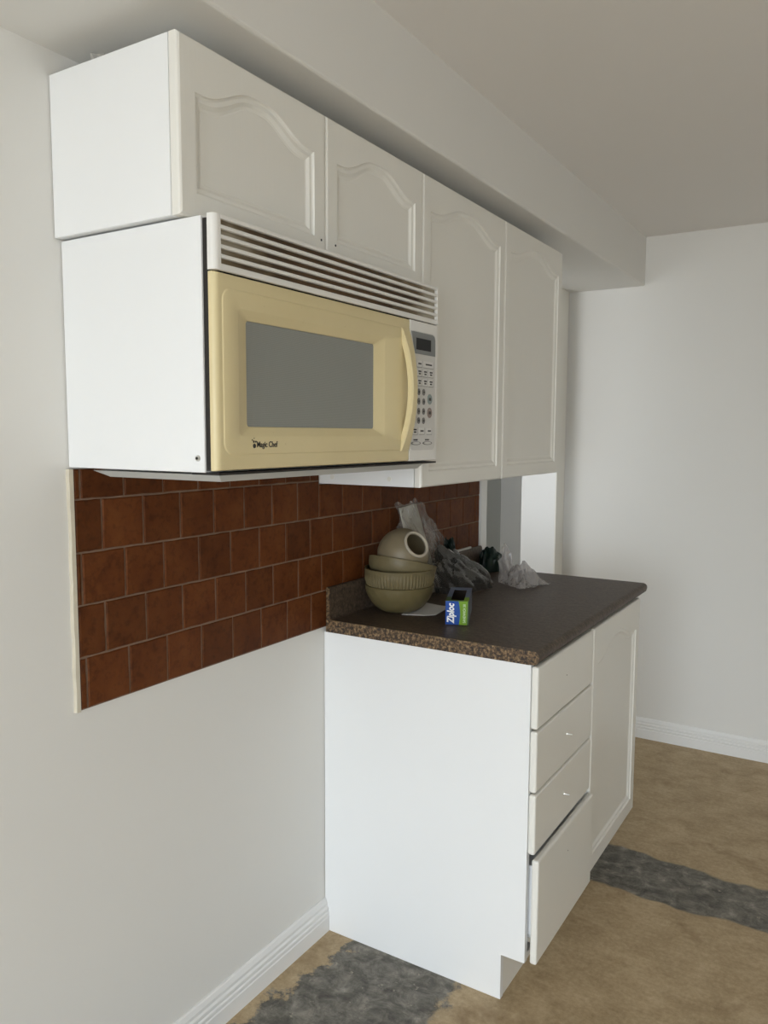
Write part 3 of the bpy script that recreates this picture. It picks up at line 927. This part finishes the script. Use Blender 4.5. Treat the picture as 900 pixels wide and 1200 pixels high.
# front end: blue field with a curved edge against the green field
fr = cbox('front_panel', 0, BW, 0, th, th, BH, M['box_blue'])
pts = []
for i in range(13):
    t = i / 12
    pts.append((.0345 + .0035 * math.sin(math.pi * t) - .001 * t, th + (BH - th) * t))
vs_ = [bp(a, -.0003, c) for a, c in pts] + [bp(BW, -.0003, c) for a, c in pts]
mesh_obj('green_field', vs_, [(i, i + 1, 14 + i, 13 + i) for i in range(12)], M['box_green'], fr)
vs_ = [bp(BW - .0035, -.0005, th), bp(BW, -.0005, th), bp(BW, -.0005, BH), bp(BW - .002, -.0005, BH)]
mesh_obj('dark_edge', vs_, [(0, 1, 2, 3)], M['box_green_dark'], fr)
cbox('green_wrap', BW - .0001, BW + .0003, .0, .034, th, BH, M['box_green_dark'], fr)
text_mesh('lettering', 'Ziploc', .0245, bp(.0215, -.0009, .005), M['white_ink'], fr, ux=(0, 0, 1), uy=-ex, depth=.0002, bold=.0009, shear=.18, sx=.80)
text_mesh('lettering', 'SANDWICH 30', .0092, bp(.0515, -.0009, .006), M['pale_ink'], fr, ux=(0, 0, 1), uy=-ex, depth=.0002, bold=.0002, sx=.80)
# top with a rectangular opening, green near the front
sl0, sl1, sb0, sb1 = .0125, .0465, .012, .150
for nm, a0, a1, b0, b1, mt in (('top_flap', 0, sl0, .05, BL, M['box_top']), ('top_flap', sl1, BW, .05, BL, M['box_top']),
                               ('top_flap', sl0, sl1, sb1, BL, M['box_top']), ('top_flap', 0, sl0, 0, .05, M['box_green_dark']),
                               ('top_flap', sl1, BW, 0, .05, M['box_green']), ('top_flap', sl0, sl1, 0, sb0, M['box_green_dark'])):
    cbox(nm, a0, a1, b0, b1, BH - .0001, BH + th, mt)

# white paper under the bowls
def sheet(name, quad, nz, mat, lift, amp, seed, n=18, thick=.0006):
    q = [Vector(p) for p in quad]
    vs_, fs = [], []
    for j in range(n + 1):
        for i in range(n + 1):
            u, v_ = i / n, j / n
            p = q[0] * (1 - u) * (1 - v_) + q[1] * u * (1 - v_) + q[2] * u * v_ + q[3] * (1 - u) * v_
            h = lift(u, v_) + amp * (noise.noise(Vector((u * 5 + seed, v_ * 5, seed * 3))) * .5 + .5)
            vs_.append(p + Vector((0, 0, h)))
    for j in range(n):
        for i in range(n):
            a = j * (n + 1) + i
            fs.append((a, a + 1, a + n + 2, a + n + 1))
    o = mesh_obj(name, vs_, fs, mat, None, smooth=True)
    sm = o.modifiers.new('thickness', 'SOLIDIFY'); sm.thickness = thick; sm.offset = 1
    return o
pz = C_TOP + .0003
p = sheet('paper_sheet', [(.150, .150, pz), (.238, .182, pz), (.222, .300, pz), (.120, .325, pz)], 1, M['paper'],
          lambda u, v_: .004 * max(0, u - .62) * 2.0, .0006, 2.0)
tag(p, 'creased white paper sheet sticking out from under the glass bowls', 'paper')

# crumpled films ----------------------------------------------------------------
def crumple(u, v_, seed, amp, freq=3.0):
    h = 0; a = 1.0
    rnd = random.Random(seed)
    for i in range(6):
        d_ = rnd.uniform(0, math.pi); ph = rnd.uniform(0, 6)
        f = freq * (1.35 ** i)
        s_ = u * math.cos(d_) + v_ * math.sin(d_)
        w_ = noise.noise(Vector((u * 3 + i * 7.1, v_ * 3, seed))) * 1.2
        h += a * abs(math.sin(f * s_ * 2 + ph + w_)); a *= .68
    return amp * (h / 2.2 - .45)

def crumpled_surface(name, fn, nu, nv, mat, parent=None, closed=False):
    vs_, fs = [], []
    cols = nu if closed else nu + 1
    for j in range(nv + 1):
        for i in range(cols):
            vs_.append(fn(i / nu, j / nv))
    for j in range(nv):
        for i in range(nu):
            i2 = (i + 1) % cols
            fs.append((j * cols + i, j * cols + i2, (j + 1) * cols + i2, (j + 1) * cols + i))
    o = mesh_obj(name, vs_, fs, mat, parent, smooth=True)
    o.data.set_sharp_from_angle(angle=math.radians(28))
    return o

# card in a clear bag leaning on the tiles behind the bowls
lean = empty('bagged_card', (.06, .42, C_TOP), 'cream card in a clear plastic bag leaning on the tiles behind the bowls', 'packaging')
cq = [(.077, .375, C_TOP + .001), (.081, .506, C_TOP + .001), (.032, .437, 1.144), (.030, .343, 1.137)]
vs_ = [Vector(p_) for p_ in cq] + [Vector(p_) - Vector((.0035, .001, 0)) for p_ in cq]
mesh_obj('card', vs_, [(0, 1, 2, 3), (7, 6, 5, 4), (0, 4, 5, 1), (1, 5, 6, 2), (2, 6, 7, 3), (3, 7, 4, 0)], M['card'], lean)
def wall_x(z): return .024 if z < .958 else .013
def film_a(u, v_):
    z = C_TOP + .02 + (.262 + .010 * math.sin(u * 17) + .006 * math.sin(u * 41)) * v_
    y = .300 - .042 * v_ + (.138 + .042 * v_) * u + .07 * u * (1 - v_) + .012 * v_ * math.sin(u * 7) + .25 * crumple(v_, u, 4, .03, 4)
    x = .096 - .050 * v_ + crumple(u * 1.2, v_, 3, .036, 3.4)
    return Vector((max(wall_x(z), x), y, z))
crumpled_surface('bag_film', film_a, 60, 60, M['film_clear'], lean)
def film_b(u, v_):
    z = C_TOP + .05 + (.175 - .035 * u * u + .010 * math.sin(u * 15 + 1)) * v_
    y = .462 + .118 * u - .02 * v_ * u + .25 * crumple(v_, u, 14, .03, 4)
    x = .060 - .028 * v_ + crumple(u * 1.2, v_, 9, .034, 3.4)
    return Vector((max(wall_x(z), x), y, z))
crumpled_surface('bag_film', film_b, 48, 50, M['film_clear'], lean)

# smoky dark bag heap
def heap(cx, cy, rx, ry, h, seed, amp, rot=0.0, pw=.8, skew=0.0, freq=2.6):
    cr, sr = math.cos(rot), math.sin(rot)
    def f(u, v_):
        a = 2 * math.pi * u; e = v_ * math.pi / 2
        dx, dy, dz = math.cos(a) * math.cos(e), math.sin(a) * math.cos(e), math.sin(e)
        c = 1 + crumple(dx * 1.2 + dz * .4, dy * 1.2 + dz * .9, seed, amp, freq) + .22 * noise.noise(Vector((dx * 2, dy * 2, dz * 2 + seed)))
        x, y = dx * rx * c, dy * ry * c - skew * ry * dz
        X_, Y_ = cx + x * cr - y * sr, cy + x * sr + y * cr
        z_ = C_TOP + .0008 + h * max(0, dz) ** pw * c * (1 - .45 * dy)
        return Vector((max(.0245 if z_ < .96 else .016, X_), Y_, z_))
    return f
dk = crumpled_surface('plastic_bag', heap(.138, .574, .046, .106, .100, 5, .42, rot=-.22, skew=.45, freq=1.7), 96, 40, M['film_dark'], None, True)
tag(dk, 'crumpled smoky black plastic bag lying against the upstand behind the carton', 'bag')
dg_ = crumpled_surface('crumpled_scrap', heap(.055, .632, .026, .034, .122, 12, .22, pw=.6), 36, 14, M['film_green'], None, True)
tag(dg_, 'dark green plastic scrap poking out behind the smoky black bag', 'scrap')
ge = crumpled_surface('green_bag', heap(.062, .945, .034, .062, .066, 23, .20, pw=.45), 48, 18, M['film_green'], None, True)
tag(ge, 'dark green crumpled bag at the back corner of the counter by the doorway', 'bag')

# cloudy clear bag spread over the counter
def cloudy(u, v_):
    q0, q1, q2, q3 = Vector((.178, .712, 0)), Vector((.282, .648, 0)), Vector((.335, .800, 0)), Vector((.150, .850, 0))
    p_ = q0 * (1 - u) * (1 - v_) + q1 * u * (1 - v_) + q2 * u * v_ + q3 * (1 - u) * v_
    def g(c, w): return math.exp(-(c / w) ** 2)
    def tent(c, w): return max(0, 1 - abs(c) / w)
    ridge = .105 * tent(u - .06 - .25 * (v_ - .5), .26) * tent(v_ - .50, .50)
    ridge += .052 * tent(u - .62, .30) * tent(v_ - .62, .40)
    ridge += .026 * g(u - .35, .30) * g(v_ - .5, .4)
    edge = min(1, 5 * min(v_, 1 - v_, 1 - u))
    z_ = .003 + ridge * (.35 + .65 * edge) + crumple(u * 1.4, v_ * 1.4, 31, .030, 3.2) * (.2 + .8 * edge)
    d_ = crumple(v_ * 1.6, u * 1.6, 77, .026, 2.8)
    return Vector((p_.x + d_, p_.y - d_ * .6, C_TOP + max(.0012, z_)))
cl = crumpled_surface('plastic_bag', cloudy, 72, 72, M['film_grey'])
tag(cl, 'crumpled cloudy clear plastic bag spread on the bare counter by the doorway', 'bag')

# pale stick on the upstand
st = box('wood_strip', .0115, .0185, .705, .862, .9538, .9605, M['paper'], None, .001)
tag(st, 'thin pale strip lying on top of the counter upstand', 'strip')

# small scrap left on top of the short wall cabinet
rnd = random.Random(3)
bm = bmesh.new()
bmesh.ops.create_icosphere(bm, subdivisions=2, radius=.011)
for v_ in bm.verts:
    v_.co *= 1 + rnd.uniform(-.35, .35); v_.co.z *= .8; v_.co.y *= 1.3
mz = min(v_.co.z for v_ in bm.verts)
bmesh.ops.translate(bm, verts=bm.verts, vec=(.105, -.760, Z_UT - mz))
o = bm_obj('foil_scrap', bm, plain('crumpled_foil', (.55, .54, .52), .3, .7))
tag(o, 'tiny crumpled silvery scrap on top of the short wall cabinet', 'scrap')
